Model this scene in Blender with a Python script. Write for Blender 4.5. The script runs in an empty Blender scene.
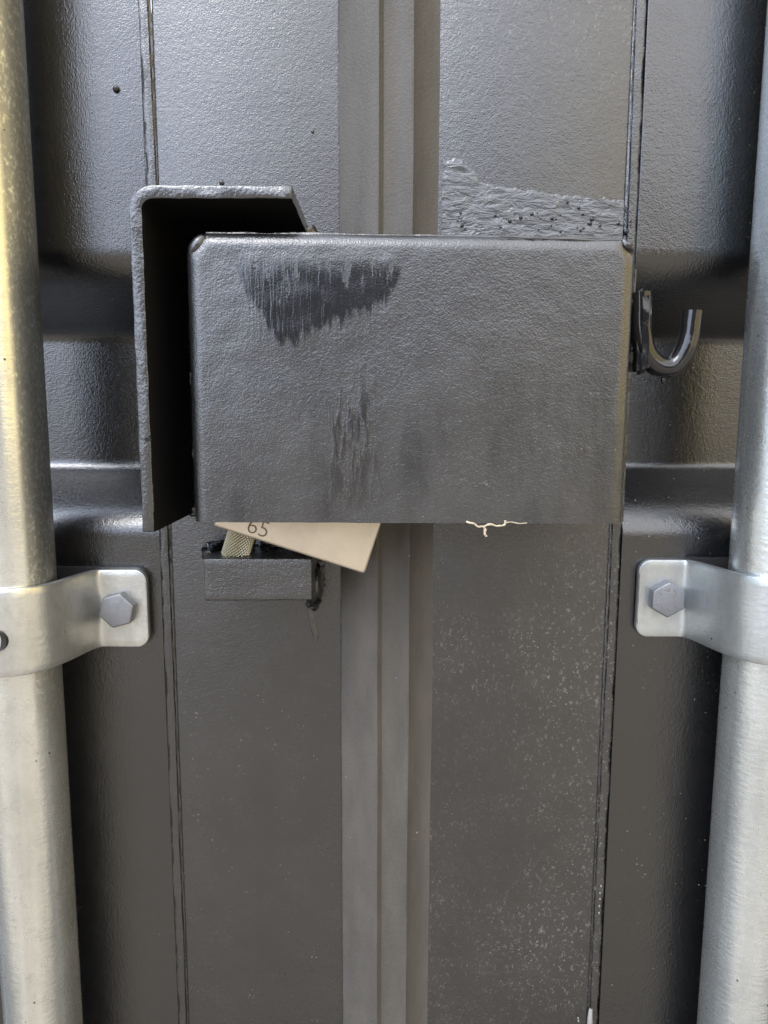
import bpy, bmesh, math, random
from mathutils import Vector, Matrix, noise
random.seed(7)
SC = bpy.context.scene
R = math.radians

# ------------------------------------------------------------------ camera
CAMD, CAMZ, PITCH, FPX = 0.32, 1.30, R(7.6), 709.0
ROLL = R(.2)
cam_d = bpy.data.cameras.new("camera"); cam = bpy.data.objects.new("camera", cam_d)
SC.collection.objects.link(cam); SC.camera = cam
cam.location = (0, -CAMD, CAMZ)
from mathutils import Euler
cam.rotation_euler = (Euler((R(90) - PITCH, 0, 0)).to_matrix() @ Matrix.Rotation(ROLL, 3, 'Z')).to_euler()
cam_d.sensor_fit = 'HORIZONTAL'; cam_d.sensor_width = 36.0
cam_d.lens = FPX * 36.0 / 768.0
cam_d.clip_start = 0.01; cam_d.clip_end = 500

# ------------------------------------------------------------------ world, sun, exposure
SUN_EL, SUN_AZ = R(50), R(-30)          # azimuth measured from -Y (towards the viewer) to +X
w = bpy.data.worlds.new("World"); SC.world = w; w.use_nodes = True
nt = w.node_tree; nt.nodes.clear()
def N(t, kind, **kw):
    n = t.nodes.new(kind)
    for k, v in kw.items(): setattr(n, k, v)
    return n
out = N(nt, 'ShaderNodeOutputWorld'); bg = N(nt, 'ShaderNodeBackground')
sky = N(nt, 'ShaderNodeTexSky'); sky.sky_type = 'NISHITA'; sky.sun_disc = False
sky.sun_elevation = SUN_EL
sun_dir = Vector((math.sin(SUN_AZ) * math.cos(SUN_EL), -math.cos(SUN_AZ) * math.cos(SUN_EL), math.sin(SUN_EL)))
sky.sun_rotation = math.atan2(sun_dir.x, sun_dir.y)
sky.dust_density = 3.0; sky.air_density = 1.0
bg.inputs['Strength'].default_value = 0.10
# thin overcast over the sky, and the dim surroundings along the skyline (earth bank to the right)
tc = N(nt, 'ShaderNodeTexCoord'); sep = N(nt, 'ShaderNodeSeparateXYZ')
nt.links.new(tc.outputs['Generated'], sep.inputs[0])
cn = N(nt, 'ShaderNodeTexNoise'); cn.inputs['Scale'].default_value = 2.2; cn.inputs['Detail'].default_value = 5
nt.links.new(tc.outputs['Generated'], cn.inputs['Vector'])
def wmix(fac, a, b):
    m = N(nt, 'ShaderNodeMix', data_type='RGBA')
    for s, v in ((m.inputs[0], fac), (m.inputs[6], a), (m.inputs[7], b)):
        if hasattr(v, 'links') or hasattr(v, 'is_linked'): nt.links.new(v, s)
        else: s.default_value = v
    return m.outputs[2]
def wmap(v, a, b, c=0., d=1.):
    m = N(nt, 'ShaderNodeMapRange', interpolation_type='SMOOTHSTEP')
    nt.links.new(v, m.inputs[0])
    for i, q in enumerate((a, b, c, d)): m.inputs[i + 1].default_value = q
    return m.outputs[0]
def wmath(op, a, b):
    m = N(nt, 'ShaderNodeMath', operation=op)
    for s, v in ((m.inputs[0], a), (m.inputs[1], b)):
        if isinstance(v, (int, float)): s.default_value = v
        else: nt.links.new(v, s)
    return m.outputs[0]
cloud = wmap(cn.outputs[0], .35, .65, .70, .95)
lr = wmap(sep.outputs[0], -.45, .45)
col = wmix(cloud, sky.outputs[0], wmix(lr, (27, 30.5, 38, 1), (23, 22.6, 22.6, 1)))
sidex, zz_ = sep.outputs[0], sep.outputs[2]
wob = wmath('MULTIPLY', wmath('SUBTRACT', cn.outputs[0], .5), .14)
sxw = wmath('ADD', sidex, wob)
# dim skyline: low pale one to the left, added dark mass behind the viewer in place of the photographer's reflection, sunlit earth bank to the right
right = wmap(sxw, .38, .46)
far_right = wmap(sidex, .56, .66)
far_left = wmath('MULTIPLY', wmap(sidex, -.85, -.70, 1, 0), wmap(sep.outputs[2], .30, .75, 1, 0))
mid = wmath('MULTIPLY', wmap(sxw, -.40, -.31), wmap(sxw, .34, .46, 1, 0))
top_ = wmath('ADD', wmath('ADD', wmath('MULTIPLY', right, .12), wmath('MULTIPLY', far_right, .75)), wmath('ADD', wmath('MULTIPLY', mid, .24), .02))
bank = wmap(wmath('SUBTRACT', wmath('ADD', top_, wmath('MULTIPLY', wob, .5)), zz_), -.05, .04)
bankcol = wmix(mid, (13.5, 14., 15.2, 1), (1.1, 1.15, 1.25, 1))
bankcol = wmix(right, bankcol, (13.0, 10.2, 4.6, 1))
col = wmix(bank, col, bankcol)
col = wmix(far_left, col, (5.0, 6.3, 7.4, 1))
nt.links.new(col, bg.inputs['Color']); nt.links.new(bg.outputs[0], out.inputs[0])

sl = bpy.data.lights.new("sun", 'SUN'); sl.energy = 1.3; sl.angle = R(28); sl.color = (1, .965, .91)
so = bpy.data.objects.new("sun", sl); SC.collection.objects.link(so)
so.rotation_euler = sun_dir.to_track_quat('Z', 'Y').to_euler()
SC.view_settings.view_transform = 'Standard'; SC.view_settings.look = 'None'
SC.view_settings.exposure = 0.57; SC.view_settings.gamma = 1.0
SC.view_settings.use_curve_mapping = False

# ------------------------------------------------------------------ helpers
CP, SP = math.cos(PITCH), math.sin(PITCH)
def U(px, py, h=0.0):
    """point of the place seen at a photo pixel, h metres in front of the door face"""
    u, v = (px - 384) / FPX, (512 - py) / FPX
    u, v = u * math.cos(ROLL) - v * math.sin(ROLL), u * math.sin(ROLL) + v * math.cos(ROLL)
    d = Vector((u, CP + v * SP, -SP + v * CP))
    t = (CAMD - h) / d.y
    return Vector((d.x * t, -h, CAMZ + d.z * t))
def thing(name, label, cat, loc, group=None):
    o = bpy.data.objects.new(name, None); SC.collection.objects.link(o)
    o.location = loc; o.empty_display_size = .01
    o['label'] = label; o['category'] = cat
    if group: o['group'] = group
    return o
def root_of(p):
    q = Vector((0, 0, 0))
    while p is not None: q += p.location; p = p.parent
    return q
def link(name, me, mat, parent=None, label=None, smooth=True):
    o = bpy.data.objects.new(name, me); SC.collection.objects.link(o)
    if mat: me.materials.append(mat)
    if parent is not None:
        me.transform(Matrix.Translation(-root_of(parent))); o.parent = parent
    if smooth:
        for p in me.polygons: p.use_smooth = True
        me.set_sharp_from_angle(angle=R(38))
    if label: o['label'] = label
    return o
def obj(name, vf, mat, parent=None, label=None, smooth=True):
    me = bpy.data.meshes.new(name); me.from_pydata([tuple(v) for v in vf[0]], [], vf[1]); me.update()
    bm = bmesh.new(); bm.from_mesh(me); bmesh.ops.recalc_face_normals(bm, faces=bm.faces); bm.to_mesh(me); bm.free()
    return link(name, me, mat, parent, label, smooth)
def bobj(name, bm, mat, parent=None, label=None, smooth=True):
    me = bpy.data.meshes.new(name)
    bmesh.ops.recalc_face_normals(bm, faces=bm.faces); bm.to_mesh(me); bm.free()
    return link(name, me, mat, parent, label, smooth)
def roughen(bm, amp, scale, edge=None):
    for v in bm.verts:
        n = noise.noise_vector(v.co * scale)
        v.co += n * amp
def densify(bm, maxlen, rounds=7):
    for _ in range(rounds):
        e = [x for x in bm.edges if x.calc_length() > maxlen]
        if not e: break
        bmesh.ops.subdivide_edges(bm, edges=e, cuts=1, use_grid_fill=True)
        bmesh.ops.triangulate(bm, faces=[f for f in bm.faces if len(f.verts) > 4])
def prism(pts, h0, h1):
    """outline in (x,z) world, between h0 (back) and h1 (front)"""
    bm = bmesh.new()
    a = [bm.verts.new((p[0], -h0, p[1])) for p in pts]; b = [bm.verts.new((p[0], -h1, p[1])) for p in pts]
    n = len(pts)
    bm.faces.new(a); bm.faces.new(b[::-1])
    for i in range(n): bm.faces.new((a[i], b[i], b[(i + 1) % n], a[(i + 1) % n]))
    bmesh.ops.recalc_face_normals(bm, faces=bm.faces)
    return bm
def arc(cx, cz, r, a0, a1, n):
    return [(cx + r * math.cos(R(a0 + (a1 - a0) * i / n)), cz + r * math.sin(R(a0 + (a1 - a0) * i / n))) for i in range(n + 1)]
def smooth_path(P, n=8):
    P = [Vector(p) for p in P]; Q = [P[0] * 2 - P[1]] + P + [P[-1] * 2 - P[-2]]; out = []
    for i in range(1, len(Q) - 2):
        for k in range(n):
            t = k / n; a, b, c, d = Q[i - 1:i + 3]
            out.append(.5 * ((2 * b) + (c - a) * t + (2 * a - 5 * b + 4 * c - d) * t * t + (3 * b - a - 3 * c + d) * t ** 3))
    out.append(P[-1]); return out
def tube(path, rad, seg=20, lump=0., ls=300., cap=True, flat=1.0):
    V, F = [], []; n = len(path)
    up = Vector((0, 1, 0))
    for i, p in enumerate(path):
        t = (path[min(i + 1, n - 1)] - path[max(i - 1, 0)]).normalized()
        s = t.cross(up).normalized() if abs(t.dot(up)) < .95 else t.cross(Vector((1, 0, 0))).normalized()
        b = s.cross(t).normalized()
        r = rad(i / (n - 1)) if callable(rad) else rad
        for k in range(seg):
            a = 2 * math.pi * k / seg
            d = s * math.cos(a) + b * math.sin(a) * flat
            q = p + d * r
            if lump: q += d * (noise.noise(q * ls) * lump)
            V.append(q)
    for i in range(n - 1):
        for k in range(seg):
            F.append((i * seg + k, i * seg + (k + 1) % seg, (i + 1) * seg + (k + 1) % seg, (i + 1) * seg + k))
    if cap: F += [tuple(range(seg)), tuple(range((n - 1) * seg, n * seg))]
    return V, F
def join(*vfs):
    V, F = [], []
    for v, f in vfs:
        o = len(V); V += list(v); F += [tuple(i + o for i in q) for q in f]
    return V, F
def blob(c, rx, ry, rz, lump=.25, seed=0, nu=20, nv=12):
    V, F = [], []
    for j in range(nv + 1):
        th = math.pi * j / nv
        for i in range(nu):
            ph = 2 * math.pi * i / nu
            d = Vector((math.sin(th) * math.cos(ph), math.sin(th) * math.sin(ph), math.cos(th)))
            k = 1 + lump * noise.noise(d * 1.6 + Vector((seed * 3.1, 0, 0)))
            V.append(Vector(c) + Vector((d.x * rx, d.y * ry, d.z * rz)) * k)
    for j in range(nv):
        for i in range(nu):
            F.append((j * nu + i, j * nu + (i + 1) % nu, (j + 1) * nu + (i + 1) % nu, (j + 1) * nu + i))
    return V, F

# ------------------------------------------------------------------ materials
class M:
    def __init__(s, name):
        s.m = bpy.data.materials.new(name); s.m.use_nodes = True; s.t = s.m.node_tree
        s.b = s.t.nodes['Principled BSDF']
        s.c = N(s.t, 'ShaderNodeTexCoord').outputs['Object']
    def lk(s, a, b): s.t.links.new(a, b)
    def put(s, sock, v):
        if isinstance(v, (int, float)) or isinstance(v, tuple): sock.default_value = v
        else: s.lk(v, sock)
    def map(s, sc=(1, 1, 1), rot=(0, 0, 0)):
        n = N(s.t, 'ShaderNodeMapping'); n.inputs['Scale'].default_value = sc; n.inputs['Rotation'].default_value = rot
        s.lk(s.c, n.inputs[0]); return n.outputs[0]
    def noise(s, scale, vec=None, detail=2, rough=.5, dist=0):
        n = N(s.t, 'ShaderNodeTexNoise'); n.inputs['Scale'].default_value = scale
        n.inputs['Detail'].default_value = detail; n.inputs['Roughness'].default_value = rough; n.inputs['Distortion'].default_value = dist
        s.lk(vec if vec is not None else s.c, n.inputs['Vector']); return n.outputs[0]
    def vor(s, scale, vec=None, feature='F1', rnd=1):
        n = N(s.t, 'ShaderNodeTexVoronoi', feature=feature); n.inputs['Scale'].default_value = scale
        n.inputs['Randomness'].default_value = rnd
        s.lk(vec if vec is not None else s.c, n.inputs['Vector']); return n.outputs['Distance']
    def ramp(s, v, a, b, c=0., d=1.):
        n = N(s.t, 'ShaderNodeMapRange', interpolation_type='SMOOTHSTEP'); s.lk(v, n.inputs[0])
        for i, q in enumerate((a, b, c, d)): n.inputs[i + 1].default_value = q
        return n.outputs[0]
    def math(s, op, a, b=0., clamp=False):
        n = N(s.t, 'ShaderNodeMath', operation=op); n.use_clamp = clamp
        s.put(n.inputs[0], a); s.put(n.inputs[1], b); return n.outputs[0]
    def mix(s, f, a, b):
        n = N(s.t, 'ShaderNodeMix', data_type='RGBA')
        s.put(n.inputs[0], f); s.put(n.inputs[6], a); s.put(n.inputs[7], b); return n.outputs[2]
    def mixf(s, f, a, b):
        n = N(s.t, 'ShaderNodeMix'); s.put(n.inputs[0], f); s.put(n.inputs[2], a); s.put(n.inputs[3], b); return n.outputs[0]
    def xyz(s):
        n = N(s.t, 'ShaderNodeSeparateXYZ'); s.lk(s.c, n.inputs[0]); return n.outputs
    def bump(s, h, dist, strength=1., prev=None):
        n = N(s.t, 'ShaderNodeBump'); n.inputs['Distance'].default_value = dist; s.put(n.inputs['Strength'], strength)
        s.lk(h, n.inputs['Height'])
        if prev is not None: s.lk(prev, n.inputs['Normal'])
        return n.outputs[0]

def paint(name, base=(.0060, .0060, .0068), rough=.26, peel=.00017, pscale=1650, dust=.3, dustc=(.30, .285, .26), spec=1.0,
          wave=.00006, film=.10, extra=None, dens=.55, coat=.45):
    m = M(name)
    big = m.noise(9, detail=4, rough=.6)
    med = m.noise(60, detail=4, rough=.65)
    pe = m.noise(pscale, detail=2, rough=.55)
    pe2 = m.noise(pscale * .42, detail=1)
    h = m.math('ADD', pe, m.math('MULTIPLY', pe2, .7))
    # dust: fine film in patches, specks, short flecks
    filmf = m.math('MULTIPLY', m.ramp(m.math('ADD', big, m.math('MULTIPLY', med, .35)), .50, .90), film)
    sp1 = m.ramp(m.vor(420), .10, .17, 1, 0)
    spm = m.ramp(m.noise(130, detail=3), dens, dens + .12)
    streak = m.ramp(m.noise(620, m.map((1, 1, .7), (0, R(25), 0)), detail=3, rough=.75), dens + .12, dens + .24)
    cl = m.ramp(big, .42, .62)
    dd = m.math('MULTIPLY', m.math('MAXIMUM', m.math('MULTIPLY', sp1, spm), m.math('MULTIPLY', streak, .55)), m.math('MULTIPLY', m.math('ADD', cl, .22), dust), True)
    colr = m.mix(filmf, base + (1,), tuple(c * .28 for c in dustc) + (1,))
    colr = m.mix(dd, colr, dustc + (1,))
    rg = m.math('ADD', m.math('ADD', rough - .07, m.math('MULTIPLY', med, .14)), m.math('MULTIPLY', dd, .3))
    pm = 1.0
    if extra: colr, rg, h, pm = extra(m, colr, rg, h)
    nrm = m.bump(h, peel)
    nrm = m.bump(m.noise(45, detail=2), wave * 4, 1., nrm)
    m.put(m.b.inputs['Base Color'], colr); m.put(m.b.inputs['Roughness'], rg)
    m.put(m.b.inputs['Specular IOR Level'], m.math('MULTIPLY', pm, spec) if not isinstance(pm, (int, float)) else spec)
    m.put(m.b.inputs['Coat Weight'], m.math('MULTIPLY', pm, coat) if not isinstance(pm, (int, float)) else coat); m.b.inputs['Coat Roughness'].default_value = .16
    m.lk(nrm, m.b.inputs['Normal']); m.lk(nrm, m.b.inputs['Coat Normal'])
    return m.m

def galvanised(name, tint=(.62, .64, .65), rough=.33, mott=.15, brush=.00008, stain=None):
    m = M(name)
    n1 = m.noise(38, m.map((1, 1, .5)), detail=5, rough=.7)
    n2 = m.noise(240, m.map((1, 1, .6), (0, R(30), 0)), detail=3, rough=.7)
    v = m.vor(160)
    c = m.mix(m.ramp(n1, .3, .7), tuple(t * (1 - mott) for t in tint) + (1,), tuple(min(1, t * (1 + mott)) for t in tint) + (1,))
    c = m.mix(m.math('MULTIPLY', m.ramp(n2, .5, .8), .35), c, tuple(t * .55 for t in tint) + (1,))
    spk = m.ramp(m.vor(150), .05, .09, 1, 0)
    c = m.mix(m.math('MULTIPLY', spk, m.ramp(m.noise(50), .55, .62)), c, (.1, .09, .07, 1))
    rg = m.math('ADD', rough - .08, m.math('MULTIPLY', n2, .22))
    if stain: c, rg = stain(m, c, rg)
    wv = m.noise(170, m.map((1, 1, 3.2), (0, R(18), 0)), detail=2, rough=.5)
    nrm = m.bump(wv, brush)
    nrm = m.bump(m.noise(900, detail=2), .00006, 1., nrm)
    m.put(m.b.inputs['Base Color'], c); m.put(m.b.inputs['Roughness'], rg)
    m.b.inputs['Metallic'].default_value = .9
    m.lk(nrm, m.b.inputs['Normal'])
    return m.m

mat_frame = paint('paint_frame', dust=.55)
mat_panel = paint('paint_panel', base=(.003, .003, .0038), rough=.18, peel=.00013, dust=.2, film=0)
mat_frame_r = paint('paint_frame_dusty', dust=.5, film=.16, dens=.45)
mat_panel_r = paint('paint_panel_dusty', base=(.003, .003, .0036), rough=.19, peel=.00013, dust=.5, film=0)
mat_inner_shade = paint('guard_inner_shade', base=(.004, .004, .004), rough=.85, spec=.15, dust=.05, film=0, peel=.00005, coat=0)  # near-black matte colour standing in for the shade inside the guard plate
mat_guard = paint('paint_guard', rough=.30, peel=.00025, pscale=800, dust=.15, film=.1)
mat_gloss = paint('paint_fresh', base=(.008, .008, .009), rough=.10, peel=.00010, pscale=260, dust=.03, film=0, spec=.62, coat=0)
mat_weld = paint('paint_weld', rough=.27, peel=.0002, pscale=500, dust=.2, film=.1, coat=.1)

def brushwork(m, colr, rg, h):
    wv = m.noise(230, m.map((.6, 1, 1.7), (0, R(-14), 0)), detail=3, rough=.6, dist=.9)
    h2 = m.math('ADD', m.math('MULTIPLY', wv, 2.4), m.math('MULTIPLY', h, .18))
    return m.mix(.35, colr, (.055, .06, .07, 1)), m.math('ADD', rg, .02), h2, 1
mat_patch = paint('paint_overbrushed', base=(.022, .024, .028), rough=.30, dust=.1, film=0, peel=.00035, extra=brushwork)

# ------------------------------------------------------------------ ground (out of frame, gives the bounce light and the lower reflections)
g = M('ground_concrete')
gc = g.mix(g.ramp(g.noise(.7, detail=8, rough=.7), .35, .65), (.22, .185, .14, 1), (.35, .31, .25, 1))
gc = g.mix(g.ramp(g.noise(2.6, detail=5, rough=.6), .50, .60), gc, (.10, .09, .075, 1))     # dark patches added to vary the reflections in the doors
gy_ = g.xyz()[1]
gc = g.mix(g.ramp(g.math('ADD', gy_, g.math('MULTIPLY', g.noise(3., detail=4), .35)), -.75, -.45), gc, (.045, .042, .038, 1))   # dark strip added so the recess slopes reflect less light
g.put(g.b.inputs['Base Color'], gc); g.b.inputs['Roughness'].default_value = .9
go = obj('ground', ([(-60, -60, 0), (60, -60, 0), (60, 60, 0), (-60, 60, 0)], [(0, 1, 2, 3)]), g.m, smooth=False)
go['kind'] = 'structure'

# ------------------------------------------------------------------ the two doors
XL = U(146.5, 60, 0).x; XR = U(638.5, 60, 0).x
XL -= .0; ZB, ZT = .12, 2.42
GAPX = U(388, 500, 0).x
REC = .030
zk = [U(384, 268, 0).z, U(384, 337, -REC).z, U(384, 467, -REC).z, U(384, 522, 0).z]
def smax(a, b, k):
    h = max(k - abs(a - b), 0) / k
    return max(a, b) + h * h * k * .25
def rec_h(z):
    best = 0.
    for k in range(-4, 5):
        a, b, c, d = [q + k * .40 for q in zk]
        if d - .05 < z < a + .05:
            dep = min((a - z) / (a - b), (z - d) / (c - d)) * REC
            dep = smax(dep, 0., .009)
            dep = -smax(-dep, -REC, .0035)
            best = max(best, dep)
    return -best
def panel(name, x0, x1, mat, parent, label=None):
    zs = []; z = ZB
    while z < ZT:
        zs.append(z); z += .0015 if CAMZ - .36 < z < CAMZ + .25 else .006
    zs.append(ZT)
    xs = sorted([x0 + (x1 - x0) * i / 60 for i in range(61)] + [x0 + .0003, x0 + .0006, x1 - .0006, x1 - .0003])
    V = [(x, -(rec_h(z) + .00035 * noise.noise(Vector((x * 14, 3, z * 14)))), z) for z in zs for x in xs]
    F = []
    n = len(xs)
    for j in range(len(zs) - 1):
        for i in range(n - 1):
            F.append((j * n + i, j * n + i + 1, (j + 1) * n + i + 1, (j + 1) * n + i))
    o = obj(name, (V, F), mat, parent, label)
    sm = o.modifiers.new('thickness', 'SOLIDIFY'); sm.thickness = .002; sm.offset = -1
    return o
def frame_bar(name, x0, x1, mat, parent):
    bm = bmesh.new(); bmesh.ops.create_cube(bm, size=1)
    for v in bm.verts: v.co = Vector((x0 + (x1 - x0) * (v.co.x + .5), -.0006 + .045 * (v.co.y + .5), ZB + (ZT - ZB) * (v.co.z + .5)))
    bmesh.ops.bevel(bm, geom=[e for e in bm.edges if abs(e.verts[0].co.z - e.verts[1].co.z) > .1], offset=.0012, segments=3, affect='EDGES', profile=.5)
    return bobj(name, bm, mat, parent)
def seam(x, wd, mat, parent, sgn):
    prof = [(-wd * .66, -.0003), (-wd * .52, -.0001), (-wd * .42, .0008), (-wd * .20, .0012), (wd * .10, .0011), (wd * .36, .0010), (wd * .46, .0001), (wd * .66, -.0003)]
    V, F = [], []; z = ZB; zs = []
    while z < ZT: zs.append(z); z += .002
    n = len(prof)
    for z in zs:
        wob = noise.noise(Vector((x * 10, 0, z * 9))) * .0008 + noise.noise(Vector((x * 10, 5, z * 90))) * .00018
        for i, (dx, h) in enumerate(prof):
            k = 1 + .35 * noise.noise(Vector((i * 7, 1, z * 60)))
            V.append((x + sgn * dx + wob, -(h * k + .0003 * noise.noise(Vector((i, 9, z * 300)))), z))
    for j in range(len(zs) - 1):
        for i in range(n - 1): F.append((j * n + i, j * n + i + 1, (j + 1) * n + i + 1, (j + 1) * n + i))
    return obj('weld_seam', (V, F), mat, parent)

dl = thing('container_door', 'left black steel container door, carrying the angled guard plate and small lock block', 'container door', (XL - .3, 0, ZB), 'pair of container doors')
frame_bar('door_frame', XL + .0027, GAPX - .004, mat_frame, dl)
panel('corrugated_panel', -1.15, XL - .0023, mat_panel, dl)
seam(XL, .0046, mat_frame, dl, 1)
dr = thing('container_door', 'right black steel container door, carrying the lock box with the hook and a brushed paint patch', 'container door', (XR + .3, 0, ZB), 'pair of container doors')
frame_bar('door_frame', GAPX + .004, XR - .0028, mat_frame_r, dr)
panel('corrugated_panel', XR + .0024, 1.15, mat_panel_r, dr)
seam(XR, .0050, mat_frame_r, dr, -1)

# rubber gasket strip along the meeting edge
mg = M('rubber_gasket')
zz = mg.xyz()[2]
gn = mg.noise(40, mg.map((2, 2, .6)), detail=6, rough=.65)
gf = mg.noise(1000, detail=3)
gcol = mg.mix(mg.ramp(gn, .3, .7), (.064, .058, .050, 1), (.090, .081, .069, 1))
gcol = mg.mix(mg.math('MULTIPLY', mg.ramp(mg.vor(170), .06, .11, 1, 0), mg.ramp(mg.noise(70), .6, .66)), gcol, (.42, .40, .35, 1))
gcol = mg.mix(mg.math('MULTIPLY', mg.ramp(mg.noise(120, mg.map((3, 3, .1)), detail=3), .62, .75), .35), gcol, (.07, .07, .08, 1))
gcol = mg.mix(mg.math('MULTIPLY', mg.ramp(gf, .35, .7), .4), gcol, (.08, .08, .08, 1))
mg.put(mg.b.inputs['Base Color'], gcol); mg.b.inputs['Roughness'].default_value = .55; mg.b.inputs['Specular IOR Level'].default_value = .35
mg.lk(mg.bump(mg.math('ADD', gf, mg.math('MULTIPLY', gn, 1.5)), .00018), mg.b.inputs['Normal'])
gy = 60
gp = [(338.5, .0006), (338.5, .0018), (340.5, .0026), (360, .0066), (377, .0102), (379, .0101), (381.5, .0088), (384, .0078), (393, .0076), (402, .0079), (412, .0098), (414, .0097), (417, .0078), (428, .0034), (439, .0007), (440.8, .0005), (440.8, .0004)]
gpw = [(U(px, gy, h).x, h) for px, h in gp]
V, F, zs = [], [], []
z = ZB
while z < ZT: zs.append(z); z += .006
for z in zs:
    for i, (x, h) in enumerate(gpw):
        V.append((x + .0003 * noise.noise(Vector((0, i * .1, z * 16))), -(h + .0004 * noise.noise(Vector((i * .3, 0, z * 30))) * (h > .002)), z))
n = len(gpw)
for j in range(len(zs) - 1):
    for i in range(n - 1): F.append((j * n + i, j * n + i + 1, (j + 1) * n + i + 1, (j + 1) * n + i))
    F.append((j * n + n - 1, j * n, (j + 1) * n, (j + 1) * n + n - 1))
obj('gasket', (V, F), mg.m, dr)

# brushed over paint patch on the right door, above the lock box: a thin real layer
top = [(441, 158), (449, 160), (455, 157), (462, 160), (468, 166), (474, 171), (480, 180), (486, 184), (500, 186), (516, 188), (532, 190), (548, 192), (566, 195), (585, 197), (604, 198), (628, 200)]
tw = [U(x, y, 0) for x, y in top]
V, F = [], []
nx, nz = 220, 60; zlow = U(500, 300, 0).z
xs0, xs1 = tw[0].x + .0006, XR - .0036
for i in range(nx + 1):
    x = xs0 + (xs1 - xs0) * i / nx
    for k in range(len(tw) - 1):
        if tw[k].x <= x <= tw[k + 1].x: break
    t = (x - tw[k].x) / (tw[k + 1].x - tw[k].x); zt = tw[k].z + (tw[k + 1].z - tw[k].z) * t
    zt += .0012 * noise.noise(Vector((x * 260, 0, 0))) + .0006 * noise.noise(Vector((x * 900, 0, 0)))
    for j in range(nz + 1):
        z = zlow + (zt - zlow) * j / nz
        h = .0011 + .00035 * noise.noise(Vector((x * 80, 0, z * 230 + 60 * x))) + .0002 * noise.noise(Vector((x * 200, 4, z * 700)))
        if j == nz: h = .0002
        elif j == nz - 1: h *= .85
        V.append((x, -h, z))
for i in range(nx):
    for j in range(nz):
        a = i * (nz + 1) + j; F.append((a, a + 1, a + nz + 2, a + nz + 1))
obj('paint_patch', (V, F), mat_patch, dr, 'lighter brushed-on paint patch with wavy strokes and an uneven upper edge')
# small paint pimples
bs = []
for k in range(46):
    px = random.uniform(446, 634); py = 232 - abs(random.gauss(0, 16))
    if py < 200 or (px > 470 and py < 195): continue
    r = random.choice([.0003, .0004, .0006, .0008]); c = U(px, py, .0012)
    bs.append(blob(c, r, r * .9, r, .2, k, 10, 6))
for px, py, r in ((630, 222, .0011), (626, 232, .0013), (647, 184, .0011), (313, 132, .0008), (222, 183, .0012), (116, 89, .0014)):
    bs.append(blob(U(px, py, .0004), r, r * .8, r, .2, px, 12, 8))
obj('paint_pimples', join(*[b for b in bs[:-3]]), mat_gloss, dr)
obj('paint_pimples', join(*bs[-3:]), mat_gloss, dl)
mch = M('pale_chip'); mch.put(mch.b.inputs['Base Color'], mch.mix(mch.noise(300), (.16, .155, .145, 1), (.34, .33, .31, 1))); mch.b.inputs['Roughness'].default_value = .6
ch = [blob(U(x, y, .0012), .0004, .0004, .0006, .5, x, 8, 6) for x, y in ((601, 886), (600, 893), (600, 899), (599.5, 906), (599, 913), (578, 1018), (578.5, 1021))]
ch.append(blob(U(590, 1022, .0012), .0014, .0012, .0075, .3, 2))
obj('paint_chip', join(*ch), mch.m, dr, 'pale bare flecks along the right weld seam')
lm = [blob(U(random.gauss(566, 9), random.gauss(96, 10), 0), random.uniform(.0009, .0022), .00035, random.uniform(.0008, .0016), .5, k, 12, 8) for k in range(16)]
obj('paint_ripples', join(*lm), mat_frame_r, dr)
# faint arcs near the guard plate on the left door
# ------------------------------------------------------------------ guard plate (folded angle)
HG = .0576; T = .0046
g0 = U(143.5, 531, HG); g1 = U(131, 215, HG); gt = U(200, 185, HG).z; gx0 = U(130.0, 240, HG).x; gx1 = U(292, 190, HG).x; gb = U(150, 532, HG).z
RO = .0085
outl = [(gx0, gb), *arc(gx0 + RO, gt - RO, RO, 180, 90, 10), (gx1, gt), (gx1, gt - T), *arc(gx0 + RO, gt - RO, RO - T, 90, 180, 10), (gx0 + T, gb)]
guard = thing('guard_plate', 'black folded steel guard plate around the top left corner of the lock box', 'guard plate', (gx0, 0, gb))
bm = prism(outl, .0004, HG)
bmesh.ops.bevel(bm, geom=[e for e in bm.edges if abs(e.verts[0].co.y + HG) < 1e-5 and abs(e.verts[1].co.y + HG) < 1e-5], offset=.0006, segments=2, affect='EDGES', profile=.5)
densify(bm, .004)
roughen(bm, .00028, 190); 
pl = bobj('plate', bm, mat_guard, guard)
pl.data.materials.append(mat_inner_shade)
for p in pl.data.polygons:       # inner side of the fold: deep shade put in as near-black colour
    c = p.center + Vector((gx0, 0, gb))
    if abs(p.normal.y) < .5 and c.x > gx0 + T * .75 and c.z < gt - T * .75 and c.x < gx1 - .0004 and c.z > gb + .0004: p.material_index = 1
# welds to the door
pw = [U(168, 300, .0), U(168, 520, .0)]
wl = [Vector((gx0 + T + .001, -.0012, gb + .002 + (gt - gb - .012) * i / 60)) for i in range(61)]
wt = [Vector((gx0 + T + .002 + (gx1 - gx0 - T - .003) * i / 50, -.0012, gt - T - .001)) for i in range(51)]
e1 = blob((gx1 + .0005, -.0028, gt - T * .7), .0042, .0032, .0040, .5, 3); e2 = blob((gx0 + T + .0005, -.0022, gb + .0015), .0060, .0030, .0036, .5, 8)
obj('weld_bead', join(tube(wl, .0022, 10, .0007, 120), tube(wt, .0022, 10, .0007, 120), e1, e2), mat_weld, guard)
obj('paint_lump', blob(U(148, 438, HG - .0002), .0012, .0008, .0013, .8, 5), mat_gloss, guard)

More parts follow.
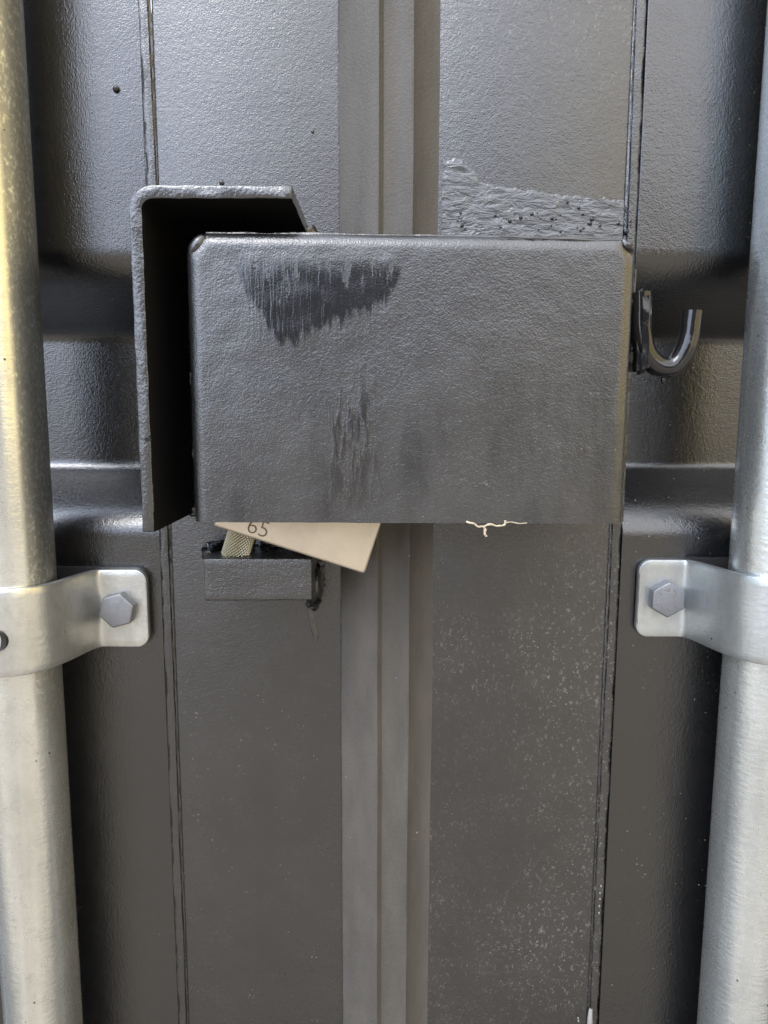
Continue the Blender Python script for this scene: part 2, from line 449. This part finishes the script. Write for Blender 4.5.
# ------------------------------------------------------------------ lock box
HB = .0555
bl = U(185, 300, HB).x; br = U(636, 300, HB).x; bt = U(400, 230, HB).z; BTR = U(620, 235, HB).z - bt; bb = U(400, 523, HB).z
CH = .0072
box = thing('lock_box', 'large black steel lock box with smeared darker paint on its front', 'lock box', ((bl + br) / 2, 0, bb))
bm = prism([(bl, bb), (br, bb), (br, bt + BTR - CH * .95), (br - CH * .7, bt + BTR), (bl + CH, bt), (bl, bt - CH)], .0085, HB)
fe = [e for e in bm.edges if all(abs(v.co.y + HB) < 1e-6 for v in e.verts) and not all(abs(v.co.z - bb) < 1e-6 for v in e.verts)]
bmesh.ops.bevel(bm, geom=fe, offset=.0055, segments=7, affect='EDGES', profile=.5)
kill = [f for f in bm.faces if f.normal.y > .9 or f.normal.z < -.9]
bmesh.ops.delete(bm, geom=kill, context='FACES')
densify(bm, .0032, 9)
for v in bm.verts:
    v.co.y += .0006 * noise.noise(v.co * 22) 
    v.co += noise.noise_vector(v.co * 160) * .00014
def smear(m, colr, rg, h):
    x, y, z = m.xyz()
    cx = (bl + br) / 2
    x0 = U(236, 290, HB).x - cx; x1 = U(402, 290, HB).x - cx
    xn = m.ramp(x, x0, x1); nn = m.t.nodes[-1]; nn.interpolation_type = 'LINEAR'
    fc = N(m.t, 'ShaderNodeFloatCurve'); cv = fc.mapping.curves[0]
    pts = [(0, .20), (.06, .45), (.14, .70), (.24, .98), (.32, 1.0), (.42, .95), (.55, .84), (.66, .72), (.80, .66), (.90, .55), (1, .20)]
    cv.points[0].location = pts[0]; cv.points[1].location = pts[-1]
    for p in pts[1:-1]: cv.points.new(*p)
    fc.mapping.update(); m.lk(xn, fc.inputs['Value'])
    zt = U(300, 254, HB).z - bb; zbm = U(300, 342, HB).z - bb
    depth = m.math('DIVIDE', m.math('SUBTRACT', zt, z), zt - zbm)
    jag = m.noise(420, m.map((1, 1, .16), (0, R(4), 0)), detail=4, rough=.7)
    jag2 = m.noise(110, m.map((1, 1, .25)), detail=3, rough=.6)
    lim = m.math('ADD', fc.outputs[0], m.math('ADD', m.math('MULTIPLY', m.math('SUBTRACT', jag, .5), .42), m.math('MULTIPLY', m.math('SUBTRACT', jag2, .5), .35)))
    mk = m.ramp(m.math('SUBTRACT', lim, depth), -.03, .10)
    mk = m.math('MULTIPLY', mk, m.ramp(depth, -.02, .22))
    mk = m.math('MULTIPLY', mk, m.math('MULTIPLY', m.math('GREATER_THAN', xn, .001), m.math('LESS_THAN', xn, .999)))
    mk = m.math('MULTIPLY', mk, m.ramp(m.math('ADD', jag, m.math('MULTIPLY', depth, .35)), .42, .56))
    # second faint run of thin paint lower down (a vertical stain)
    sx = m.ramp(m.math('ABSOLUTE', m.math('ADD', m.math('SUBTRACT', x, U(352, 470, HB).x - cx), m.math('MULTIPLY', m.math('SUBTRACT', jag2, .5), .016))), .004, .013, 1, 0)
    sz = m.math('MULTIPLY', m.ramp(z, .004, .012), m.ramp(z, .035, .066, 1, 0))
    run = m.math('MULTIPLY', m.math('MULTIPLY', sx, sz), m.ramp(jag, .40, .60))
    stn = m.math('MULTIPLY', m.math('MULTIPLY', m.ramp(m.noise(30, m.map((1.3, 1, .35)), detail=5, rough=.65), .45, .70), m.ramp(z, .035, .075, 1, .15)), .7)
    allm = m.math('MAXIMUM', mk, m.math('MULTIPLY', run, .8))
    c = m.mix(m.math('MAXIMUM', m.math('MULTIPLY', allm, .85), m.math('MULTIPLY', stn, .45)), colr, (.006, .006, .008, 1))
    r = m.math('SUBTRACT', rg, m.math('MULTIPLY', allm, .11))
    stre = m.math('MULTIPLY', m.noise(520, m.map((1, 1, .07)), detail=3, rough=.6), 2.6)
    zone = m.math('MULTIPLY', m.math('MULTIPLY', m.ramp(m.math('ABSOLUTE', m.math('SUBTRACT', xn, .5)), .40, .52, 1, 0), m.ramp(depth, -.05, .08)), m.ramp(depth, .85, 1.15, 1, 0))
    h2 = m.mixf(allm, h, m.math('ADD', m.math('MULTIPLY', h, .25), .9))
    h3 = m.math('ADD', h2, m.math('MULTIPLY', m.math('MAXIMUM', m.math('MULTIPLY', zone, .6), m.math('MULTIPLY', run, .4)), stre))
    pm = m.math('SUBTRACT', 1., m.math('ADD', m.math('MULTIPLY', allm, .20), m.math('MULTIPLY', stn, .55)), True)
    return c, r, h3, pm
mat_box = paint('paint_lock_box', base=(.0075, .0075, .0085), rough=.29, peel=.00016, pscale=1650, dust=.28, film=.18, extra=smear)
shell = bobj('housing', bm, mat_box, box)
def sharp_rim(o):
    cnt = {}
    for p in o.data.polygons:
        for k in p.edge_keys: cnt[k] = cnt.get(k, 0) + 1
    for e in o.data.edges:
        if cnt.get(e.key, 0) == 1: e.use_edge_sharp = True
sharp_rim(shell)
sm = shell.modifiers.new('steel', 'SOLIDIFY'); sm.thickness = .004; sm.offset = -1
# weld beads: mitred corners, top seam, bottom lip, side fillet
def line(a, b, n, wob=.0004, s=200):
    return [a.lerp(b, i / n) + noise.noise_vector(a.lerp(b, i / n) * s) * wob for i in range(n + 1)]
c1 = line(Vector((bl + .0016, -HB + .0030, bt - CH - .0012)), Vector((bl + CH - .0002, -HB + .0028, bt - .0016)), 24)
c2 = line(Vector((br - .0010, -HB + .0036, bt + BTR - CH - .001)), Vector((br - CH * .7, -HB + .0030, bt + BTR - .0006)), 24)
tp = line(Vector((br - CH * .6, -HB + .0022, bt + BTR - .0016)), Vector((br - .050, -HB + .0016, bt - .0018)), 90, .0006, 120)
tp2 = line(Vector((bl + CH, -HB + .0052, bt - .0004)), Vector((br - CH, -HB + .0054, bt + BTR - .0001)), 160, .0003, 150)
lip = line(Vector((bl + .003, -HB + .0014, bb - .0002)), Vector((br - .0025, -HB + .0014, bb - .0002)), 260, .00025, 60)
sd = line(Vector((br + .0006, -.0088, bb + .001)), Vector((br + .0006, -.0088, bt - .006)), 120, .0006, 150)
obj('weld_bead', join(tube(c1, lambda t: .0006 + .0018 * math.sin(math.pi * t) ** .8, 14, .0005, 200), tube(c2, lambda t: .0005 + .0010 * math.sin(math.pi * t) ** .5, 14, .0012, 330, flat=1.6), tube(tp, lambda t: .0001 + .0007 * (1 - t), 8, .0003, 200), tube(tp2, .0009, 8, .0003, 60),
    tube(sd, .0014, 10, .0005, 120),
    blob((br - .001, -.030, bt - .004), .0036, .016, .004, .6, 4)), mat_weld, box)
# back flange that joins the housing to the door
fb = [Vector((br - .002, -.0045, bb + .003)), Vector((br - .002, -.0045, bt - .003))]
bm = prism([(br - .030, bb + .001), (br - .0052, bb + .001), (br - .0052, bt - .008), (br - .030, bt - .002)], .0016, .0088)
bobj('mounting_flange', bm, mat_weld, box)
# hook
HH = .034
hp = [(640, 293), (640.5, 312), (641, 334), (646, 353), (658, 366), (671, 367), (682, 355), (689, 337), (691, 322), (692, 311)]
path = smooth_path([U(x, y, HH) for x, y in hp], 9)
hps = [(U(x, y, HH).x, U(x, y, HH).z) for x, y in ((634, 376), (634, 290), (641, 294), (643, 292), (648.5, 294), (648.5, 350), (646, 372))]
hk = obj('hook', tube(path, lambda t: .0041 + .0002 * math.cos(t * 3), 28, .0003, 120), mat_gloss, box, 'glossy black J-shaped steel hook welded to the right side')
hw = line(U(634, 292, HH), U(633, 372, HH - .004), 50, .0006, 160)
bm = prism(hps, HH - .0030, HH + .0047)
bmesh.ops.bevel(bm, geom=bm.edges[:], offset=.0016, segments=4, affect='EDGES'); densify(bm, .002); roughen(bm, .0004, 170)
bobj('shank_plate', bm, mat_gloss, hk)
obj('weld', join(tube(hw, .0030, 12, .0016, 260), blob(U(663, 379.5, HH), .0010, .0010, .0018, .1, 1, 12, 8)), mat_gloss, hk)

# dry plant fibre stuck under the lower lip of the box
mf = M('dry_fibre'); mf.b.inputs['Base Color'].default_value = (.42, .36, .25, 1); mf.b.inputs['Roughness'].default_value = .8
mf.put(mf.b.inputs['Base Color'], mf.mix(mf.noise(400), (.30, .25, .17, 1), (.55, .48, .36, 1)))
hF = HB + .0009
f1 = smooth_path([U(x, y, hF) for x, y in ((466, 522), (473, 523.5), (478, 526.5), (484, 526), (490, 524.5), (497, 526), (504, 525), (505.5, 520.5))], 6)
f2 = smooth_path([U(x, y, hF) for x, y in ((483, 526), (485, 529), (484.5, 533), (486.5, 536.5))], 6)
f3 = smooth_path([U(x, y, hF) for x, y in ((505, 523), (511, 522), (519, 523.5), (527, 523))], 6)
fo = obj('plant_fibre', join(tube(f1, .00038, 6, .0003, 900), tube(f2, .00055, 6, .0004, 900), tube(f3, .00018, 5, .0001, 900)), mf.m)
fo['label'] = 'small pale dry plant fibre caught on the bottom edge of the lock box'; fo['category'] = 'plant fibre'

# ------------------------------------------------------------------ lock block on the left door
HT = .032
a, b, c = U(203.5, 558.5, HT), U(311.5, 558.5, HT), U(311.5, 600.5, HT)
blk = thing('lock_block', 'small black rectangular steel block welded to the left door, under the padlock', 'lock block', ((a.x + b.x) / 2, 0, c.z))
bm = prism([(a.x, c.z - .0003), (b.x, c.z), (b.x, a.z), (a.x, a.z)], .0006, HT)
bmesh.ops.bevel(bm, geom=bm.edges[:], offset=.0007, segments=3, affect='EDGES', profile=.5)
densify(bm, .003); roughen(bm, .00022, 200)
mat_blk = paint('paint_block', rough=.28, peel=.00024, dust=.25, film=.15)
bobj('block', bm, mat_blk, blk)
e_ = .0034
bm = prism([(a.x - e_ * .6, c.z - e_ * .7), (b.x + e_ * .3, c.z - e_ * .9), (b.x + e_ * .9, c.z - e_ * .2), (b.x + e_ * .7, a.z + e_ * .4), (b.x - .004, a.z + e_), (a.x + .004, a.z + e_), (a.x - e_ * .8, a.z + e_ * .5)], .0002, .0048)
bmesh.ops.bevel(bm, geom=[q for q in bm.edges if min(q.verts[0].co.y, q.verts[1].co.y) < -.004], offset=.0028, segments=4, affect='EDGES')
densify(bm, .0016); roughen(bm, .0009, 210); roughen(bm, .0004, 500)
bobj('weld_collar', bm, mat_weld, blk)
ws = []
ws.append(blob(U(214, 551, .010), .0055, .007, .0042, .5, 2)); ws.append(blob(U(315.5, 582, .008), .0036, .0120, .0095, .35, 5))
ws.append(blob(U(314, 602, .010), .0032, .008, .0030, .3, 9))
for q in ws: obj('weld_lump', q, mat_weld, blk)
dp = smooth_path([U(x, y, .0004) for x, y in ((308, 606), (311, 616), (313, 626), (316, 635), (315.5, 641))], 8)
obj('paint_drip', tube(dp, lambda t: .0010 + .0005 * math.sin(t * 2.6) ** 2, 14, .0003, 300, flat=.45), mat_frame, blk)

# ------------------------------------------------------------------ padlock
def brass(name, base=(.78, .60, .36), rough=.34, extra=False):
    m = M(name)
    n1 = m.noise(45, detail=5, rough=.65); n2 = m.noise(1500, m.map((.2, 1, 1), (0, R(18), 0)), detail=2)
    c = m.mix(m.ramp(n1, .35, .7), base + (1,), tuple(q * .86 for q in base) + (1,))
    st = m.ramp(m.noise(160, detail=4, rough=.7), .66, .76)
    c = m.mix(m.math('MULTIPLY', st, .35), c, (.35, .30, .24, 1))
    m.put(m.b.inputs['Base Color'], c); m.put(m.b.inputs['Roughness'], m.math('ADD', rough, m.math('MULTIPLY', n1, .12)))
    m.b.inputs['Metallic'].default_value = .75
    m.lk(m.bump(n2, .00005), m.b.inputs['Normal'])
    return m.m
mat_brass = brass('brass_satin', (.66, .58, .46)); mat_pin = brass('brass_pin', (.72, .68, .53), .34)
HP = .040
q0 = U(212.3, 526, HP); q1 = U(364.5, 574.5, HP)
ex = (q1 - q0); WB = ex.length; ex.normalize(); ez = Vector((-ex.z, 0, ex.x))
if ez.z < 0: ez = -ez
lock = thing('padlock', 'tilted brass padlock sticking out below the lock box, engraved digits on its face', 'padlock', tuple(q0))
bm = bmesh.new(); bmesh.ops.create_cube(bm, size=1)
HBODY = .036; TB = .024
for v in bm.verts:
    v.co = q0 + ex * (WB * (v.co.x + .5)) + ez * (HBODY * (v.co.z + .5)) + Vector((0, TB * (v.co.y + .5), 0))
bmesh.ops.bevel(bm, geom=bm.edges[:], offset=.0013, segments=4, affect='EDGES', profile=.5)
bobj('lock_body', bm, mat_brass, lock)
# engraved digits, cut off by the box edge as in the photograph
fc = bpy.data.curves.new('digits', 'FONT'); fc.body = '65'; fc.size = .0096; fc.extrude = .00005; fc.space_character = .95; fc.offset = -.00016
fo_ = bpy.data.objects.new('digits', fc); SC.collection.objects.link(fo_)
bpy.context.view_layer.update()
me = bpy.data.meshes.new_from_object(fo_); bpy.data.objects.remove(fo_)
org = U(245, 531.5, HP + .00004)
Mx = Matrix((( ex.x, ez.x, 0, org.x), (0, 0, -1, org.y), (ex.z, ez.z, 0, org.z), (0, 0, 0, 1)))
me.transform(Mx)
me.name = 'engraved_digits'
md = M('engraving'); md.put(md.b.inputs['Base Color'], md.mix(md.noise(900), (.10, .075, .045, 1), (.17, .13, .08, 1))); md.b.inputs['Roughness'].default_value = .6
link('engraved_digits', me, md.m, lock, 'dark engraved digits', smooth=False)
# knurled locking pin
pc = U(240.5, 538, .022); pc = pc + ez * .004
PR = .0060; LEN = .0135
V, F = [], []; NS, NR = 260, 130
for j in range(NR + 1):
    t = j / NR
    for i in range(NS):
        a_ = 2 * math.pi * i / NS
        kn = (.5 + .5 * math.cos(27 * a_ + t * 50)) * .8 + (.5 + .5 * math.cos(27 * a_ - t * 50)) * .3
        r = PR - .0008 + .0008 * kn
        if t > .90: r = PR * (1 - .14 * ((t - .90) / .10) ** 2)
        d = ex * math.cos(a_) + Vector((0, 1, 0)) * math.sin(a_)
        V.append(pc + d * r - ez * (LEN * t))
for j in range(NR):
    for i in range(NS): F.append((j * NS + i, j * NS + (i + 1) % NS, (j + 1) * NS + (i + 1) % NS, (j + 1) * NS + i))
F.append(tuple(range(NR * NS, NR * NS + NS)))
kp = obj('knurled_pin', (V, F), mat_pin, lock, 'pale brass pin with a diagonal knurled pattern')

ca = kp.data.color_attributes.new('groove_tone', 'FLOAT_COLOR', 'POINT')  # per-vertex tone: darker colour in the knurl grooves
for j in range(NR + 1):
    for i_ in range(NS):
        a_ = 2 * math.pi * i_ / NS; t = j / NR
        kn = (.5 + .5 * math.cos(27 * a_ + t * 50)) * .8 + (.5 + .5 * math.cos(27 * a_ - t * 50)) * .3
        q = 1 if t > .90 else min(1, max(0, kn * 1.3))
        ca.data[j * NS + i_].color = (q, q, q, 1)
pt = mat_pin.node_tree; at_ = N(pt, 'ShaderNodeAttribute', attribute_name='groove_tone')
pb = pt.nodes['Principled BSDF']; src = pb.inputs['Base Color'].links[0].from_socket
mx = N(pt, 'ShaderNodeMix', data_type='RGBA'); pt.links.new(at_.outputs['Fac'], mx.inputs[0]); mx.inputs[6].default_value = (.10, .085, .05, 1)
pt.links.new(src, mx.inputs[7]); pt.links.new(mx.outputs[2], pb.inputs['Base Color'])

# ------------------------------------------------------------------ locking rods and brackets
RR, RH = .0163, .0255
def stain_and_reflection(m, c, rg):
    n = m.noise(620, m.map((1, 1, .6), (0, R(-25), 0)), detail=5, rough=.75)
    x, y, z = m.xyz()
    side = m.ramp(x, .0104, .0124)
    k = m.math('MULTIPLY', m.ramp(n, .26, .52), side)
    up = m.ramp(z, .85, .98)     # weathering plus painted-in dark door reflection, only on the upper length
    k = m.math('MULTIPLY', k, up)
    return m.mix(m.math('MULTIPLY', k, .7), c, (.12, .118, .105, 1)), m.math('ADD', rg, m.math('MULTIPLY', k, .2))
mat_rodl = galvanised('galvanised_weathered', (.66, .67, .635), .22, .12, stain=stain_and_reflection)
mat_rodr = galvanised('galvanised_bright', (.63, .67, .68), .25, .10, brush=.00016)
mat_clampl = galvanised('galvanised_clamp_warm', (.57, .575, .55), .31, .16)
mat_clampr = galvanised('galvanised_clamp_cool', (.49, .52, .53), .32, .18)
mat_bolt = galvanised('zinc_bolt', (.26, .265, .28), .58, .08)
mat_dark = paint('paint_pad', base=(.015, .015, .017), rough=.4, dust=.1, film=0)
mk = M('dark_socket'); mk.b.inputs['Base Color'].default_value = (.012, .012, .012, 1); mk.b.inputs['Roughness'].default_value = .5

def rod(x, mat, label):
    r = thing('locking_rod', label, 'locking rod', (x, -RH, .25), 'vertical locking rods of the doors')
    V, F = [], []; zs = [.25 + 2.0 * i / 240 for i in range(241)]; S = 96
    for z in zs:
        for k in range(S):
            a_ = 2 * math.pi * k / S
            rr = RR + .00007 * noise.noise(Vector((math.cos(a_) * 1.2, math.sin(a_) * 1.2, z * 22)))
            V.append((x + rr * math.cos(a_), -RH + rr * math.sin(a_), z))
    for j in range(len(zs) - 1):
        for k in range(S): F.append((j * S + k, j * S + (k + 1) % S, (j + 1) * S + (k + 1) % S, (j + 1) * S + k))
    F += [tuple(range(S)), tuple(range(240 * S, 241 * S))]
    obj('tube', (V, F), mat, r)
    return r
XRODL, XRODR = -.1567, .1640
rod(XRODL, mat_rodl, 'left galvanised steel locking rod with yellowish tint and dark mottled weathering and painted-in door reflection along its side')
rod(XRODR, mat_rodr, 'right galvanised steel locking rod, clean silvery blue grey')

def bracket(xr, sg, pe, ptop, pbot, mat, label, bolt_px, rot, hole):
    """sg=+1: tab to the right of the rod. pe: pixel x of the outer tab edge."""
    TS = .0030; HT0 = .0028; ht = HT0 + TS
    zt = U(*ptop, ht).z; zb = U(*pbot, ht).z
    xe = U(pe, (ptop[1] + pbot[1]) / 2, ht).x
    base = thing('rod_bracket', label, 'bracket', (xe, 0, zb), 'bolted rod brackets')
    # profile (in x, h) from the outer tab edge, over the rod, to the far side
    ri = RR + .0006
    def side(s, tab):
        a0 = R(28); P = []
        bend_x = ri + .0098
        P.append((s * tab, HT0)); P.append((s * (bend_x + .0024), HT0))
        p0 = Vector((s * (bend_x + .0024), HT0)); p1 = Vector((s * (bend_x - .0062), HT0))
        pa = Vector((s * ri * math.cos(a0), RH + ri * math.sin(a0)))
        tang = Vector((s * math.sin(a0), -math.cos(a0)))
        p2 = pa + tang * .0125
        for i in range(1, 13):
            t = i / 12
            P.append(tuple((1 - t) ** 3 * p0 + 3 * t * (1 - t) ** 2 * p1 + 3 * t * t * (1 - t) * p2 + t ** 3 * pa))
        return P
    tab = abs(xe - xr)
    P = side(sg, tab)
    a0 = 28
    arcp = [(sg * ri * math.cos(R(a0 + (180 - 2 * a0) * i / 30)), RH + ri * math.sin(R(a0 + (180 - 2 * a0) * i / 30))) for i in range(1, 30)]
    P = P + arcp + side(-sg, tab)[::-1]
    P = [Vector(p) for p in P]
    # offset outward for the strap's thickness
    n = len(P); Q = []
    for i in range(n):
        t = (P[min(i + 1, n - 1)] - P[max(i - 1, 0)]).normalized()
        nn = Vector((-t.y, t.x)) * (-1 if sg < 0 else 1)
        if nn.y < 0 and i in (0, n - 1): nn = -nn
        Q.append(P[i] - nn * TS if (P[n // 2] - nn * TS).length < 0 else P[i] + (Vector((-t.y, t.x)) if sg < 0 else Vector((t.y, -t.x))) * TS)
    # make sure offset is outward (towards the viewer at mid)
    if Q[n // 2].y < P[n // 2].y:
        Q = [p * 2 - q for p, q in zip(P, Q)]
    bm = bmesh.new()
    hw = (zt - zb) / 2; zc = (zt + zb) / 2; RC = .0055
    L = [0]
    for i in range(1, n): L.append(L[-1] + (P[i] - P[i - 1]).length)
    # resample finely near the ends for rounded corners
    def at(l, A):
        l = max(0, min(L[-1], l))
        for i in range(1, n):
            if L[i] >= l: break
        t = (l - L[i - 1]) / (L[i] - L[i - 1]); return A[i - 1].lerp(A[i], t)
    ls = [RC * (1 - math.cos(math.pi / 2 * i / 8)) for i in range(9)]
    ls = ls + [RC + (L[-1] - 2 * RC) * i / 90 for i in range(1, 90)] + [L[-1] - q for q in ls[::-1]]
    rows = []
    NZ = 10
    for l in ls:
        e = min(l, L[-1] - l)
        ww = hw if e >= RC else hw - RC + math.sqrt(max(0, RC * RC - (RC - e) ** 2))
        ww *= 1 + .006 * noise.noise(Vector((l * 60, sg, 0)))
        p, q = at(l, P), at(l, Q)
        bk = [bm.verts.new((xr + p.x, -p.y, zc - ww + 2 * ww * k / NZ)) for k in range(NZ + 1)]
        fr = [bm.verts.new((xr + q.x, -q.y - .0, zc - ww + 2 * ww * k / NZ)) for k in range(NZ + 1)]
        rows.append((bk, fr))
    for (b0, f0), (b1, f1) in zip(rows, rows[1:]):
        for k in range(NZ):
            bm.faces.new((b0[k], b0[k + 1], b1[k + 1], b1[k])); bm.faces.new((f0[k], f1[k], f1[k + 1], f0[k + 1]))
        bm.faces.new((b0[0], b1[0], f1[0], f0[0])); bm.faces.new((b0[NZ], f0[NZ], f1[NZ], b1[NZ]))
    for (b0, f0) in (rows[0], rows[-1]):
        for k in range(NZ): bm.faces.new((b0[k], b0[k + 1], f0[k + 1], f0[k]))
    bmesh.ops.recalc_face_normals(bm, faces=bm.faces)
    sharp = [e for e in bm.edges if len(e.link_faces) == 2 and e.calc_face_angle(0) > R(60)]
    bmesh.ops.bevel(bm, geom=sharp, offset=.0006, segments=2, affect='EDGES', profile=.5)
    bobj('clamp_strap', bm, mat, base)
    # painted backing pad
    x_in = xr + sg * .004
    xo = xe - sg * .0004
    pts = [(min(x_in, xo), zb - .0006), (max(x_in, xo), zb - .0006), (max(x_in, xo), zt + .0006), (min(x_in, xo), zt + .0006)]
    bm = prism(pts, .0004, HT0 - .0002)
    ce = [e for e in bm.edges if abs(e.verts[0].co.y - e.verts[1].co.y) > .001 and abs(e.verts[0].co.x - xo) < 1e-6]
    bmesh.ops.bevel(bm, geom=ce, offset=.0055, segments=6, affect='EDGES', profile=.5)
    bobj('backing_pad', bm, mat_dark, base)
    # hexagon bolt
    bc = U(*bolt_px, ht + .0052); RB = .0084
    bm = bmesh.new()
    rings = [(RB, ht - .0002), (RB, ht + .0046), (RB * .93, ht + .0053)]
    vs = []
    for r_, h_ in rings:
        vs.append([bm.verts.new((bc.x + r_ * math.cos(R(rot + 60 * k)), -h_, bc.z + r_ * math.sin(R(rot + 60 * k)))) for k in range(6)])
    for a1, b1 in zip(vs, vs[1:]):
        for k in range(6): bm.faces.new((a1[k], a1[(k + 1) % 6], b1[(k + 1) % 6], b1[k]))
    bm.faces.new(vs[-1]); bm.faces.new(vs[0])
    bmesh.ops.recalc_face_normals(bm, faces=bm.faces)
    bmesh.ops.bevel(bm, geom=[e for e in bm.edges if e.verts[0].co.y < -(ht + .001) or e.verts[1].co.y < -(ht + .001)], offset=.0005, segments=2, affect='EDGES', profile=.5)
    bobj('hex_bolt', bm, mat_bolt, base)
    if not hole:
        tk = []
        for k in range(11):
            a_ = R(20 + k * 29 + (k % 3) * 7); rr_ = .0047
            c_ = Vector((bc.x + rr_ * math.cos(a_), -(ht + .0053), bc.z + rr_ * math.sin(a_)))
            d_ = Vector((math.cos(a_ + (k % 2) * .9), 0, math.sin(a_ + (k % 2) * .9))) * .0008
            tk.append(tube([c_ - d_, c_, c_ + d_], .00022, 8))
        obj('head_marks', join(*tk), mat_bolt, base)
    if hole:
        hc = Vector((xr + .0015, -(RH + ri + TS), U(0, 641, RH + ri + TS).z))
        V, F = [], []
        prof = [(0, -.0004), (.0036, -.0002), (.0040, .0007), (.0044, .0008), (.0046, -.0012)]
        S = 32
        for r_, h_ in prof:
            for k in range(S):
                a_ = 2 * math.pi * k / S; V.append((hc.x + max(r_, .00001) * math.cos(a_), hc.y - h_, hc.z + r_ * math.sin(a_)))
        for j in range(len(prof) - 1):
            for k in range(S): F.append((j * S + k, j * S + (k + 1) % S, (j + 1) * S + (k + 1) % S, (j + 1) * S + k))
        obj('grease_fitting', (V, F), mk.m, base, 'round dark recessed fitting')
    return base
bracket(XRODL, 1, 147.5, (120, 570), (120, 647), mat_clampl, 'left galvanised rod bracket with yellowish sheen and round dark fitting on its strap', (116, 611), 76, True)
bracket(XRODR, -1, 637.5, (668, 560), (668, 637), mat_clampr, 'right galvanised rod bracket, cool silver, bolted over the right locking rod', (669, 600), 90, False)
